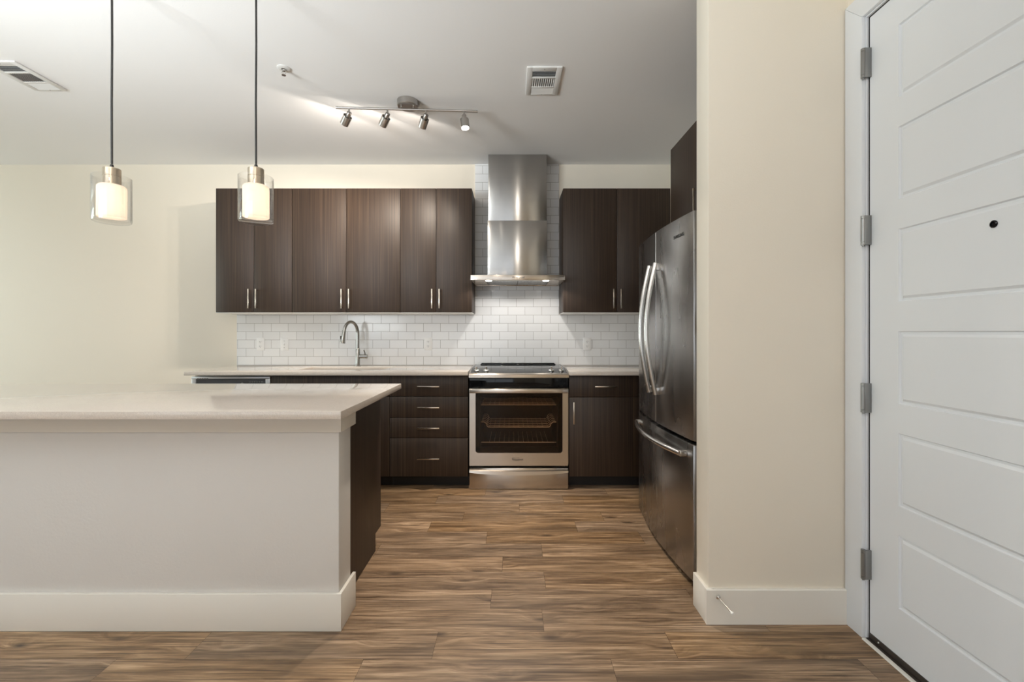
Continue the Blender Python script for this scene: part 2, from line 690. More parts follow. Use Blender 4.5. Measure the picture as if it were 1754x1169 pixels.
window(1, -4.6, -0.2, YR - 0.09, YR - 0.03, 0.15, 2.55, 'y')
window(2, XL - 0.09, XL - 0.03, 0.1, 3.7, 0.25, 2.55, 'x')

# entry wall with the door opening
DY0, DY1, DTOP = 0.852, 1.772, 2.452
w = MB()
w.box(EX, XR + 0.1, DY1 + 0.014, PY0, 0, CEIL).box(EX, XR + 0.1, YR, DY0 - 0.014, 0, CEIL).box(EX, XR + 0.1, DY0 - 0.014, DY1 + 0.014, DTOP + 0.014, CEIL)
struct(w.build('wall_entry', 'wall_cream'))

# white tile behind the counters and up behind the hood
TILE_T = 0.008
w = MB()
w.box(-2.505, XR, WALL_Y - TILE_T, WALL_Y, 0.90, 1.374)
w.box(-0.336, 0.428, WALL_Y - TILE_T, WALL_Y, 1.374, CEIL)
struct(w.build('wall_backsplash', 'subway_tile', smooth=False))

# baseboards
BH, BT = 0.145, 0.015
w = MB()
w.prism([(PY0 - BT, 0.0), (PY0, 0.0), (PY0, BH), (PY0 - BT + 0.004, BH), (PY0 - BT, BH - 0.004)], 'x', PX0 - BT, EX - 0.015)
w.box(PX0 - BT, PX0, PY0, PY1, 0, BH, 0.002)
struct(w.build('baseboard_right', 'trim_white'))
struct(B(XL, -2.53, WALL_Y - BT, WALL_Y, 0, BH, 0.003).build('baseboard_back', 'trim_white'))

# door casing and jamb
CX0 = EX - 0.015
CW = 0.095
co, ci = DY1 + 0.004 + CW, DY1 + 0.008
cz = DTOP + 0.008
w = MB()
w.prism([(ci, 0), (co, 0), (co, cz + CW), (ci, cz)], 'x', CX0, EX, 0.0025)
w.prism([(ci, cz), (co, cz + CW), (DY0 - 0.004 - CW, cz + CW), (DY0 - 0.004, cz)], 'x', CX0, EX, 0.0025)
w.prism([(DY0 - 0.004, 0), (DY0 - 0.004 - CW, 0), (DY0 - 0.004 - CW, cz + CW), (DY0 - 0.004, cz)], 'x', CX0, EX, 0.0025)
struct(w.build('trim_1', 'door_white'))
w = MB()
w.box(EX, XR + 0.1, DY1 + 0.003, DY1 + 0.0138, 0, DTOP + 0.0138).box(EX, XR + 0.1, DY0 - 0.0138, DY0 - 0.003, 0, DTOP + 0.0138)
w.box(EX, XR + 0.1, DY0 - 0.003, DY1 + 0.003, DTOP + 0.003, DTOP + 0.0138)
struct(w.build('trim_5', 'door_white'))

# the door (structure) with its hinges, peephole and sweep
DFX = EX + 0.008
dl = bpy.data.meshes.new('door_1')
b = bmesh.new()
dya, dyb = DY0 + 0.004, DY1 - 0.004
ys = [dya, dya + 0.13, dyb - 0.13, dyb]
pb = [0.205 + 0.3725 * k for k in range(6)]
zs = [0.03]
for z0 in pb:
    zs += [z0, z0 + 0.265]
zs.append(DTOP - 0.003)
grid = [[b.verts.new((DFX, y, z)) for z in zs] for y in ys]
panels = []
for i in range(3):
    for j in range(len(zs) - 1):
        f = b.faces.new((grid[i][j], grid[i + 1][j], grid[i + 1][j + 1], grid[i][j + 1]))
        if i == 1 and j % 2 == 1:
            panels.append(f)
bmesh.ops.recalc_face_normals(b, faces=b.faces)
for f in b.faces:
    if f.normal.x > 0:
        f.normal_flip()
for th, dp in ((0.005, -0.007), (0.011, 0.001), (0.012, 0.006)):
    r = bmesh.ops.inset_individual(b, faces=panels, thickness=th, depth=dp)
# slab behind the face
bk_ = bmesh.new()
outer = [b.verts.new((DFX + 0.044, y, z)) for y, z in ((ys[0], zs[0]), (ys[-1], zs[0]), (ys[-1], zs[-1]), (ys[0], zs[-1]))]
b.faces.new(outer)
bot = [grid[i][0] for i in range(4)]
top = [grid[i][-1] for i in range(4)]
lef = [grid[0][j] for j in range(len(zs))]
rig = [grid[3][j] for j in range(len(zs))]
b.faces.new(bot + [outer[1], outer[0]])
b.faces.new(top + [outer[2], outer[3]])
b.faces.new(lef + [outer[3], outer[0]])
b.faces.new(rig + [outer[2], outer[1]])
bk_.free()
b.to_mesh(dl)
b.free()
dl.materials.append(M['door_white'])
door = bpy.data.objects.new('door_1', dl)
C.objects.link(door)
struct(door)
for zc in (2.270, 1.612, 0.953, 0.298):
    h = MB()
    hy, hx, L = DY1 - 0.002, CX0 - 0.002, 0.115
    for a, c in ((-0.5, -0.41), (-0.40, 0.40), (0.41, 0.5)):
        h.cyl((hx, hy, zc + a * L), (hx, hy, zc + c * L), 0.0085, 16)
    h.cyl((hx, hy, zc - 0.54 * L), (hx, hy, zc - 0.5 * L), 0.0045, 12)
    h.box(hx, DFX + 0.004, hy - 0.010, hy - 0.004, zc - 0.5 * L, zc + 0.5 * L, 0.001)
    ho = h.build('hinge', 'pewter', door)
    ho['label'] = 'dark metal hinge'
h = MB()
h.lathe([(0, 0), (0.008, 0), (0.011, -0.001), (0.011, -0.003), (0.0075, -0.005), (0.006, -0.001), (0, -0.001)],
        (DFX, 1.3125, 1.527), (1, 0, 0), 24)
h.build('peephole', 'black_gloss', door)
sw = B(DFX - 0.004, DFX + 0.046, dya, dyb, 0.008, 0.030, 0.001).build('door_sweep', 'sweep_brown', door)
for k in range(4):
    yy = dyb - 0.045 - 0.22 * k
    MB().lathe([(0, 0), (0.004, 0), (0.003, 0.0016), (0, 0.002)], (DFX - 0.004, yy, 0.020), (-1, 0, 0), 12).build('screw', 'chrome', sw)
# threshold and jamb face
w = MB()
w.prism([(EX - 0.020, 0.0), (EX - 0.016, 0.006), (EX - 0.008, 0.007), (EX - 0.006, 0.0)], 'y', DY0, DY1 + 0.002)
struct(w.build('trim_2', 'threshold_white'))
struct(B(EX - 0.005, EX + 0.10, DY0, DY1 + 0.002, 0.0, 0.0065, 0.001).build('trim_3', 'sweep_brown'))


w = MB()
w.box(EX + 0.0085, EX + 0.045, DY1 - 0.0035, DY1 + 0.0028, 0.008, DTOP)
w.box(EX + 0.0085, EX + 0.045, DY0 - 0.0028, DY0 + 0.0035, 0.008, DTOP)
w.box(EX + 0.0085, EX + 0.045, DY0 - 0.0028, DY1 + 0.0028, DTOP - 0.0025, DTOP + 0.0028)
struct(w.build('gap_shade_strips', 'slot_dark'))  # dark strips stand in for the shade in the door gap

# door stop screwed into the baseboard
ds = thing('door_stop', 'small chrome door stop with white rubber tip sticking out of the baseboard', 'door stop', (0.853, PY0 - BT, 0.115))
p0, p1 = Vector((0.853, PY0 - BT, 0.115)), Vector((0.868, PY0 - BT - 0.080, 0.103))
d_ = (p1 - p0).normalized()
MB().lathe([(0, 0), (0.010, 0), (0.010, 0.003), (0.006, 0.006), (0, 0.006)], p0, d_, 20).build('base', 'chrome', ds)
MB().cyl(p0 + d_ * 0.005, p1, 0.0035, 16).build('rod', 'chrome', ds)
MB().cyl(p1, p1 + d_ * 0.012, 0.006, 16, bevel=0.002).build('rubber_tip', 'rubber_white', ds)

# ------------------------------------------------------------------ cabinets
HAND = 'handle_nickel'


def bar_handle(parent, p, q, out, name='handle', r=0.0048, stand=0.030, mat=HAND):
    """square bar from p to q (on the door face), standing off along out, on two posts"""
    p, q, out = Vector(p), Vector(q), Vector(out)
    h = MB()
    a, c = p + out * stand, q + out * stand
    d = (q - p).normalized()
    e = d.cross(out)
    for s_, e_ in ((a - d * r, c + d * r),):
        pts = []
        lo = Vector((min(s_.x, e_.x), min(s_.y, e_.y), min(s_.z, e_.z)))
        hi = Vector((max(s_.x, e_.x), max(s_.y, e_.y), max(s_.z, e_.z)))
        g = (Vector((abs(e.x), abs(e.y), abs(e.z))) + Vector((abs(out.x), abs(out.y), abs(out.z)))) * r
        lo -= g
        hi += g
        h.box(lo.x, hi.x, lo.y, hi.y, lo.z, hi.z, 0.0012)
    for u in (p + d * 0.006, q - d * 0.006):
        h.cyl(u, u + out * stand, r * 0.85, 12)
    return h.build(name, mat, parent)


UZ0, UZ1 = 1.374, 2.425
UY = 3.785      # face of the wall cabinet doors
DT = 0.019


def wall_cabinet(x0, x1, label):
    t = thing('wall_cabinet', label, 'cabinet', ((x0 + x1) / 2, WALL_Y, UZ0), 'dark wood wall cabinets')
    B(x0 + 0.001, x1 - 0.001, UY + DT + 0.002, WALL_Y - 0.001, UZ0 + 0.006, UZ1, 0.001).build('body', 'dark_wood', t)
    B(x0 + 0.002, x1 - 0.002, UY + 0.003, WALL_Y - 0.010, UZ0, UZ0 + 0.0055, 0.0008).build('underside_panel', 'under_white', t)['label'] = 'white underside panel'
    xm = (x0 + x1) / 2
    for s in (-1, 1):
        a, c = (x0 + 0.0015, xm - 0.0012) if s < 0 else (xm + 0.0012, x1 - 0.0015)
        d = B(a, c, UY, UY + DT, UZ0 + 0.006, UZ1, 0.0012).build('door', 'dark_wood', t)
        hx = xm + s * 0.031
        bar_handle(d, (hx, UY, 1.416), (hx, UY, 1.570), (0, -1, 0))
    return t


wall_cabinet(-2.495, -1.852, 'dark wood two-door wall cabinet behind the right pendant lamp, next to the bare cream wall')
wall_cabinet(-1.852, -0.941, 'widest dark wood wall cabinet, above the sink and faucet')
wall_cabinet(-0.941, -0.337, 'narrow dark wood two-door wall cabinet against the left side of the range hood')
wall_cabinet(0.430, 1.335, 'dark wood two-door wall cabinet between the range hood and the refrigerator')

# cabinet above the refrigerator, facing the aisle
FX = 1.06
t = thing('wall_cabinet', 'dark wood cabinet high above the refrigerator, facing the aisle', 'cabinet', (XR, 2.53, 1.80), 'dark wood wall cabinets')
fy0, fy1, fz0, fz1 = 2.035, 3.005, 1.83, 2.43
B(FX + DT + 0.002, XR - 0.001, fy0, fy1, fz0, fz1, 0.001).build('body', 'dark_wood', t)
for s in (-1, 1):
    a, c = (fy0 + 0.001, 2.5188) if s < 0 else (2.5212, fy1 - 0.001)
    d = B(FX, FX + DT, a, c, fz0, fz1, 0.0012).build('door', 'dark_wood', t)
    hy = 2.52 + s * 0.031
    bar_handle(d, (FX, hy, 1.875), (FX, hy, 2.025), (-1, 0, 0))

BY = 3.468      # face of base cabinet doors
TOE_Y = 3.57
BODY_TOP = 0.882


def base_body(t, x0, x1):
    B(x0 + 0.001, x1 - 0.001, BY + DT + 0.002, WALL_Y - 0.012, 0.097, BODY_TOP, 0.001).build('body', 'dark_wood', t)
    B(x0 + 0.001, x1 - 0.001, TOE_Y, TOE_Y + 0.015, 0.0, 0.0965).build('toe_kick', 'toe_black', t)['label'] = 'black toe kick'


def front(t, name, x0, x1, z0, z1):
    return B(x0, x1, BY, BY + DT, z0, z1, 0.002).build(name, 'dark_wood', t)


# sink cabinet (hollow top so that the bowl hangs inside)
t = thing('base_cabinet', 'dark wood sink cabinet below the faucet, mostly hidden behind the island', 'cabinet', (-1.40, WALL_Y, 0), 'dark wood base cabinets')
x0, x1 = -1.860, -0.944
w = MB()
w.box(x0 + 0.001, x0 + 0.019, BY + DT + 0.002, WALL_Y - 0.012, 0.097, BODY_TOP)
w.box(x1 - 0.019, x1 - 0.001, BY + DT + 0.002, WALL_Y - 0.012, 0.097, BODY_TOP)
w.box(x0 + 0.019, x1 - 0.019, BY + DT + 0.002, WALL_Y - 0.012, 0.097, 0.115)
w.box(x0 + 0.019, x1 - 0.019, WALL_Y - 0.024, WALL_Y - 0.012, 0.115, BODY_TOP)
w.box(x0 + 0.019, x1 - 0.019, BY + DT + 0.002, BY + DT + 0.020, 0.72, BODY_TOP)
w.build('body', 'dark_wood', t)
B(x0 + 0.001, x1 - 0.001, TOE_Y, TOE_Y + 0.015, 0.0, 0.0965).build('toe_kick', 'toe_black', t)
front(t, 'false_front', x0 + 0.0015, x1 - 0.0015, 0.7175, BODY_TOP - 0.003)
xm = (x0 + x1) / 2
for s in (-1, 1):
    a, c = (x0 + 0.0015, xm - 0.0012) if s < 0 else (xm + 0.0012, x1 - 0.0015)
    d = front(t, 'door', a, c, 0.099, 0.7145)
    bar_handle(d, (xm + s * 0.031, BY, 0.51), (xm + s * 0.031, BY, 0.67), (0, -1, 0))

# drawer cabinet
t = thing('base_cabinet', 'dark wood base cabinet of four drawers to the left of the range', 'cabinet', (-0.64, WALL_Y, 0), 'dark wood base cabinets')
x0, x1 = -0.944, -0.338
base_body(t, x0, x1)
for z0, z1, zh in ((0.7175, BODY_TOP - 0.003, 0.795), (0.5545, 0.7145, 0.634), (0.3975, 0.5515, 0.476), (0.099, 0.3945, 0.2415)):
    d = front(t, 'drawer', x0 + 0.0015, x1 - 0.0015, z0, z1)
    bar_handle(d, (-0.721, BY, zh), (-0.561, BY, zh), (0, -1, 0))

# door + drawer cabinet right of the range
t = thing('base_cabinet', 'dark wood base cabinet with one drawer and one door between range and refrigerator', 'cabinet', (0.72, WALL_Y, 0), 'dark wood base cabinets')
x0, x1 = 0.440, 1.0
base_body(t, x0, x1)
d = front(t, 'drawer', x0 + 0.0015, x1 - 0.0015, 0.7125, BODY_TOP - 0.003)
bar_handle(d, (0.640, BY, 0.795), (0.795, BY, 0.795), (0, -1, 0))
d = front(t, 'door', x0 + 0.0015, x1 - 0.0015, 0.099, 0.7095)
bar_handle(d, (0.474, BY, 0.512), (0.474, BY, 0.672), (0, -1, 0))
t = thing('base_cabinet', 'plain dark wood corner base unit tucked behind the refrigerator', 'cabinet', (1.33, WALL_Y, 0), 'dark wood base cabinets')
base_body(t, 1.0, XR - 0.002)
front(t, 'false_front', 1.0015, XR - 0.003, 0.099, BODY_TOP - 0.003)

# dishwasher
t = thing('dishwasher', 'dishwasher with silver-framed dark control panel under the end of the counter', 'dishwasher', (-2.165, WALL_Y, 0))
x0, x1 = -2.470, -1.865
B(x0 + 0.003, x1 - 0.003, BY + 0.03, WALL_Y - 0.03, 0.10, 0.872).build('tub', 'black_plastic', t)
B(x0 + 0.003, x1 - 0.003, TOE_Y, TOE_Y + 0.015, 0.0, 0.0985).build('kick_plate', 'toe_black', t)
B(x0, x1, BY - 0.004, BY + 0.028, 0.11, 0.742, 0.003).build('door', 'steel', t)
pnl = MB()
pnl.box(x0, x1, BY - 0.006, BY + 0.028, 0.747, 0.755, 0.002).box(x0, x1, BY - 0.006, BY + 0.028, 0.851, 0.870, 0.002)
pnl.box(x0, x0 + 0.034, BY - 0.006, BY + 0.028, 0.7545, 0.8515, 0.002).box(x1 - 0.034, x1, BY - 0.006, BY + 0.028, 0.7545, 0.8515, 0.002)
pf = pnl.build('control_panel_frame', 'silver', t)
cp = B(x0 + 0.032, x1 - 0.032, BY - 0.001, BY + 0.026, 0.754, 0.852).build('control_panel', 'panel_grey', t)
for k in range(5):
    B(x0 + 0.045 + k * 0.018, x0 + 0.058 + k * 0.018, BY - 0.0068, BY - 0.004, 0.8545, 0.8590).build('vent_slot', 'slot_dark', pf)
for k in range(6):
    B(x1 - 0.16 + k * 0.018, x1 - 0.150 + k * 0.018, BY - 0.0028, BY - 0.0005, 0.826, 0.831, 0.0004).build('button', 'pewter', cp)
MB().lathe([(0, 0), (0.011, 0), (0.010, 0.004), (0, 0.004)], (x1 - 0.215, BY - 0.001, 0.812), (0, -1, 0), 20).build('dial', 'pewter', cp)

# worktops
CT, CZ = 0.030, 0.914
SX0, SX1, SY0, SY1 = -1.722, -1.026, 3.575, 3.885
CF = 3.407
ct = MB().slab_hole(-2.488, -0.335, CF, WALL_Y - TILE_T - 0.001, CZ - CT, CZ, SX0, SX1, SY0, SY1, 0.002).build('countertop', 'quartz')
tag(ct, 'beige speckled quartz countertop along the back wall, holding the sink', 'countertop')
ct = B(0.438, XR - 0.002, CF, WALL_Y - TILE_T - 0.001, CZ - CT, CZ, 0.002).build('countertop', 'quartz')
tag(ct, 'short quartz countertop between the range and the refrigerator', 'countertop')

# sink
sk = thing('sink', 'rectangular steel sink set under the cut-out of the back counter', 'sink', (-1.374, 3.73, CZ - CT))
w = MB()
z0, z1 = CZ - CT - 0.20, CZ - CT - 0.0005
o_ = 0.004
w.box(SX0 - o_, SX0, SY0 - o_, SY1 + o_, z0, z1).box(SX1, SX1 + o_, SY0 - o_, SY1 + o_, z0, z1)
w.box(SX0, SX1, SY0 - o_, SY0, z0, z1).box(SX0, SX1, SY1, SY1 + o_, z0, z1)
w.box(SX0, SX1, SY0, SY1, z0, z0 + o_)
w.build('bowl', 'sink_steel', sk)
MB().lathe([(0, 0), (0.040, 0), (0.044, 0.003), (0.036, 0.003), (0.030, 0.001), (0, 0.001)], (-1.374, 3.76, z0 + o_), (0, 0, 1), 28).build('drain', 'chrome', sk)

# faucet
FXc, FYc = -1.360, 3.965
fc = thing('faucet', 'brushed nickel gooseneck kitchen faucet with pull-down head behind the sink', 'faucet', (FXc, FYc, CZ))
MB().lathe([(0, 0), (0.025, 0), (0.025, 0.004), (0.0185, 0.008), (0.0185, 0.148), (0.016, 0.152), (0, 0.152)], (FXc, FYc, CZ), n=28).build('body', 'faucet_nickel', fc)
ex, ey = -1.447, 3.835
dirv = Vector((ex - FXc, ey - FYc, 0))
pts = [Vector((FXc, FYc, CZ + 0.15)), Vector((FXc, FYc, 1.13)), Vector((FXc, FYc, 1.20))]
for k in range(1, 17):
    a = PI * k / 16 * 0.93
    u = (1 - math.cos(a)) / 2
    pts.append(Vector((FXc, FYc, 1.20)) + dirv * 0.90 * u + Vector((0, 0, 0.102 * math.sin(a))))
MB().tube(pts, 0.0132, 16).build('spout', 'faucet_nickel', fc)
e1 = pts[-1]
e2 = Vector((ex, ey, 1.118))
dd = e2 - e1
MB().tube([e1 - dd * 0.05, e1 + dd * 0.3, e1 + dd * 0.65, e1 + dd * 0.95, e2], [0.0150, 0.0155, 0.0185, 0.0235, 0.0225], 20).build('spray_head', 'faucet_nickel', fc)
bt = e1 + dd * 0.55
B(bt.x - 0.024, bt.x - 0.014, bt.y - 0.008, bt.y + 0.004, bt.z - 0.016, bt.z + 0.016, 0.002).build('spray_button', 'black_plastic', fc)
MB().cyl((FXc + 0.012, FYc, 0.999), (FXc + 0.086, FYc, 0.999), 0.0175, 24, bevel=0.003).build('valve', 'faucet_nickel', fc)
MB().tube([(FXc + 0.066, FYc, 1.012), (FXc + 0.062, FYc - 0.004, 1.035), (FXc + 0.056, FYc - 0.008, 1.056)], [0.005, 0.0045, 0.0055], 12).build('lever', 'faucet_nickel', fc)


# ------------------------------------------------------------------ outlets and switch
def outlet(x, z, label):
    y = WALL_Y - TILE_T
    t = thing('power_outlet', label, 'outlet', (x, y, z), 'white wall outlets')
    pl = B(x - 0.036, x + 0.036, y - 0.006, y, z - 0.058, z + 0.058, 0.0025).build('cover_plate', 'plastic_white', t)
    for s in (-1, 1):
        rc = MB().prism([(x + 0.0165 * math.cos(a) * (1 if abs(math.cos(a)) < .9 else .98), z + s * 0.0205 + 0.0145 * math.sin(a))
                         for a in [2 * PI * k / 20 for k in range(20)]], 'y', y - 0.0078, y - 0.0055).build('receptacle', 'plastic_white', t)
        sl = MB()
        sl.box(x - 0.0075, x - 0.0055, y - 0.0083, y - 0.007, z + s * 0.0205 - 0.002, z + s * 0.0205 + 0.007)
        sl.box(x + 0.0055, x + 0.0075, y - 0.0083, y - 0.007, z + s * 0.0205 - 0.002, z + s * 0.0205 + 0.007)
        sl.cyl((x, y - 0.007, z + s * 0.0205 - 0.0075), (x, y - 0.0083, z + s * 0.0205 - 0.0075), 0.0024, 10)
        sl.build('slots', 'slot_dark', rc)
    MB().cyl((x, y - 0.006, z), (x, y - 0.0072, z), 0.003, 10).build('screw', 'plastic_white', t)


outlet(-2.288, 1.104, 'white outlet on the tile near the left end of the backsplash, beside the light switch')
outlet(-0.762, 1.106, 'white outlet on the tile between the faucet and the range')
outlet(0.683, 1.106, 'white outlet on the tile between the range and the refrigerator')
x, y, z = -2.070, WALL_Y - TILE_T, 1.103
t = thing('light_switch', 'white toggle light switch on the tile, left of the faucet', 'switch', (x, y, z))
B(x - 0.036, x + 0.036, y - 0.006, y, z - 0.058, z + 0.058, 0.0025).build('cover_plate', 'plastic_white', t)
MB().prism([(y - 0.0055, z - 0.008), (y - 0.0055, z + 0.010), (y - 0.018, z - 0.004), (y - 0.016, z - 0.010)], 'x', x - 0.0045, x + 0.0045).build('toggle', 'plastic_white', t)
for s in (-1, 1):
    MB().cyl((x, y - 0.006, z + s * 0.030), (x, y - 0.0070, z + s * 0.030), 0.003, 10).build('screw', 'pewter', t)

# ------------------------------------------------------------------ range
RX0, RX1 = -0.329, 0.434
RC = (RX0 + RX1) / 2
RY = 3.462
rg = thing('range', 'slide-in range with stainless oven door and black glass top, under the hood', 'range', (RC, WALL_Y, 0))
w = MB()
w.box(RX0 + 0.004, RX0 + 0.022, RY + 0.05, WALL_Y - 0.012, 0.022, 0.905)
w.box(RX1 - 0.022, RX1 - 0.004, RY + 0.05, WALL_Y - 0.012, 0.022, 0.905)
w.box(RX0 + 0.022, RX1 - 0.022, WALL_Y - 0.024, WALL_Y - 0.012, 0.022, 0.905)
w.box(RX0 + 0.022, RX1 - 0.022, RY + 0.05, WALL_Y - 0.024, 0.022, 0.032)
w.box(RX0 + 0.022, RX1 - 0.022, RY + 0.05, WALL_Y - 0.024, 0.80, 0.905)
w.build('body', 'black_plastic', rg)
for xx in (RX0 + 0.05, RX1 - 0.05):
    MB().cyl((xx, RY + 0.10, 0), (xx, RY + 0.10, 0.023), 0.014, 14).build('foot', 'black_plastic', rg)
# oven cavity seen through the glass
cv = MB()
c0, c1, cz0, cz1, cy1 = RC - 0.300, RC + 0.300, 0.285, 0.745, 3.96
cv.box(c0 - 0.01, c0, RY + 0.055, cy1, cz0, cz1).box(c1, c1 + 0.01, RY + 0.055, cy1, cz0, cz1)
cv.box(c0 - 0.01, c1 + 0.01, RY + 0.055, cy1, cz0 - 0.01, cz0).box(c0 - 0.01, c1 + 0.01, RY + 0.055, cy1, cz1, cz1 + 0.01)
cv.box(c0 - 0.01, c1 + 0.01, cy1, cy1 + 0.01, cz0 - 0.01, cz1 + 0.01)
cv.build('oven_cavity', 'oven_dark', rg)
for zr, drop in ((0.640, 0.0), (0.505, 0.040), (0.345, 0.0)):
    r_ = MB()
    yf, yb = RY + 0.075, cy1 - 0.03
    for yy in [yf, yf + 0.012] + [yf + 0.07 * k for k in range(1, 6)]:
        if drop:
            zz = zr
            pts = [(c0 + 0.005, yy, zz), (c0 + 0.03, yy, zz), (c0 + 0.045, yy, zz - 0.012), (c0 + 0.05, yy, zz - 0.03), (c0 + 0.062, yy, zz - drop),
                   (c1 - 0.062, yy, zz - drop), (c1 - 0.05, yy, zz - 0.03), (c1 - 0.045, yy, zz - 0.012), (c1 - 0.03, yy, zz), (c1 - 0.005, yy, zz)]
        else:
            pts = [(c0 + 0.005, yy, zr), (c1 - 0.005, yy, zr)]
            if yy > yf + 0.02 and zr < 0.5:
                continue
        r_.tube(pts, 0.0026, 8)
    zz = zr - drop
    for k in range(13):
        xx = c0 + 0.07 + (c1 - c0 - 0.14) * k / 12
        r_.tube([(xx, yf, zz), (xx, yb, zz)], 0.0010, 6)
    r_.build('oven_rack', 'rack_steel', rg)
# door: steel frame around a dark glass with rounded lower corners
DZ0, DZ1 = 0.183, 0.779
wx0, wx1, wz0, wz1 = -0.281, 0.389, 0.281, 0.743
b = bmesh.new()
rc_ = 0.022
hole = [(wx0, wz1), (wx1, wz1)]
for k in range(7):
    a = -PI / 2 * k / 6
    hole.append((wx1 - rc_ + rc_ * math.cos(a), wz0 + rc_ + rc_ * math.sin(a)))
for k in range(7):
    a = -PI / 2 - PI / 2 * k / 6
    hole.append((wx0 + rc_ + rc_ * math.cos(a), wz0 + rc_ + rc_ * math.sin(a)))
nh = len(hole)
outer_pts = []
ox0, ox1 = RX0 + 0.001, RX1 - 0.001


def outp(p):
    x_, z_ = p
    if z_ >= wz1 - 1e-6:
        return (ox0 if x_ < RC else ox1, DZ1)
    i_ = hole.index(p)
    if i_ <= 5:
        f_ = (i_ - 2) / 3.5
        return (ox1, wz0 + rc_ - (wz0 + rc_ - DZ0) * min(1, f_)) if f_ < 1 else (ox1, DZ0)
    if i_ <= 8:
        return (ox1 - (i_ - 5.5) / 3 * 0.02, DZ0)
    if i_ <= 11:
        return (ox0 + 0.02 - (i_ - 9) / 3 * 0.018, DZ0)
    f_ = (i_ - 12) / 3.5
    return (ox0, DZ0 + (wz0 + rc_ - DZ0) * f_)


outer_pts = [outp(p) for p in hole]
FY_, BKY = RY, RY + 0.040
hv = [[b.verts.new((p[0], yy, p[1])) for p in hole] for yy in (FY_, BKY)]
ov = [[b.verts.new((p[0], yy, p[1])) for p in outer_pts] for yy in (FY_, BKY)]
for i in range(nh):
    j = (i + 1) % nh
    for k in (0, 1):
        b.faces.new((hv[k][i], hv[k][j], ov[k][j], ov[k][i]))
    b.faces.new((hv[0][i], hv[0][j], hv[1][j], hv[1][i]))
    b.faces.new((ov[0][i], ov[0][j], ov[1][j], ov[1][i]))
bmesh.ops.recalc_face_normals(b, faces=b.faces)
mb = MB()
mb._merge(b)
od = mb.build('oven_door', 'steel_warm', rg)
gl = MB()
gl.prism([(p[0], p[1]) for p in hole], 'y', RY + 0.006, RY + 0.010)
gl.build('window', 'oven_glass', od)
fr_ = MB()
m_ = 0.033
for (a, c, e, g) in ((wx0 - .004, wx0 + m_, wz0 - .004, wz1 + .004), (wx1 - m_, wx1 + .004, wz0 - .004, wz1 + .004), (wx0, wx1, wz0 - .004, wz0 + 0.046), (wx0, wx1, wz1 - m_, wz1 + .004)):
    fr_.box(a, c, RY + 0.0125, RY + 0.0145, e, g)
fr_.build('window_border', 'black_gloss', od)
hb = MB()
hb.box(RX0 + 0.001, RX1 - 0.001, RY - 0.034, RY - 0.016, 0.747, 0.778, 0.005, 3)
hb.box(RX0 + 0.001, RX0 + 0.045, RY - 0.018, RY + 0.0, 0.752, 0.773, 0.002).box(RX1 - 0.045, RX1 - 0.001, RY - 0.018, RY + 0.0, 0.752, 0.773, 0.002)
hb.build('handle', 'steel_warm', od)
text_part('badge', 'Whirlpool', 0.020, 'badge_dark', od, (RC - 0.020 + 0.012, RY - 0.0008, 0.232), (1, 0, 0), (0, 0, 1), bold=0.0002)
rb = MB()
rb.tube([(RC - 0.022 + 0.030 * math.cos(a), RY - 0.001, 0.236 + 0.013 * math.sin(a)) for a in [2 * PI * k / 32 + 0.6 for k in range(27)]], 0.0009, 6)
rb.build('badge_ring', 'badge_dark', od)
# lower drawer with a bowed grip
dr = B(RX0 + 0.001, RX1 - 0.001, RY, RY + 0.045, 0.004, 0.165, 0.003).build('storage_drawer', 'steel_warm', rg)
n_ = 24
top_ = [(RX0 + 0.002 + (RX1 - RX0 - 0.004) * k / n_) for k in range(n_ + 1)]
poly = [(xx, 0.149 - 0.0) for xx in top_]
poly2 = [(xx, 0.136 - 0.022 * math.sin(PI * k / n_) ** 0.8) for k, xx in enumerate(top_)]
b = bmesh.new()
ring = []
for (xx, zt), (_, zb) in zip(poly, poly2):
    ztop = zt - 0.006 * math.sin(PI * (xx - RX0) / (RX1 - RX0))
    ring.append([b.verts.new((xx, RY - 0.001, ztop + 0.006)), b.verts.new((xx, RY - 0.017, ztop)), b.verts.new((xx, RY - 0.020, zb)), b.verts.new((xx, RY - 0.001, zb))])
for a, c in zip(ring[:-1], ring[1:]):
    for k in range(4):
        b.faces.new((a[k], a[(k + 1) % 4], c[(k + 1) % 4], c[k]))
b.faces.new(ring[0])
b.faces.new(ring[-1])
bmesh.ops.recalc_face_normals(b, faces=b.faces)
mb = MB()
mb._merge(b)
mb.build('grip', 'steel_warm', dr)
# front band, trim strip, cooktop
B(RX0 + 0.001, RX1 - 0.001, RY - 0.004, RY + 0.05, 0.786, 0.863, 0.003).build('front_band', 'black_gloss', rg)
ftop = [(3.442, 0.864), (3.442, 0.886), (3.447, 0.893), (3.470, 0.898), (3.470, 0.864)]
MB().prism(ftop, 'x', RX0 - 0.002, RX1 + 0.002).build('trim_strip', 'steel_warm', rg)
ck = MB()
ck.prism([(3.4705, 0.866), (3.4705, 0.8965), (3.60, 0.921), (3.64, 0.924), (4.035, 0.924), (4.035, 0.905), (3.48, 0.866)], 'x', RX0 + 0.010, RX1 - 0.010)
ckt = ck.build('cooktop', 'black_gloss', rg)
for xa, xb in ((RX0 - 0.004, RX0 + 0.0095), (RX1 - 0.0095, RX1 + 0.004)):
    MB().prism([(3.4705, 0.9145), (3.60, 0.9245), (3.64, 0.9275), (4.04, 0.9275), (4.04, 0.9145)] if False else
               [(3.4705, 0.8985), (3.60, 0.9235), (3.64, 0.9265), (4.04, 0.9265), (4.04, 0.9160), (3.4705, 0.8880)], 'x', xa if xa > RX0 - .003 else RX0 - 0.002, xb if xb < RX1 + .003 else RX1 + 0.002).build('edge_trim', 'steel', rg)
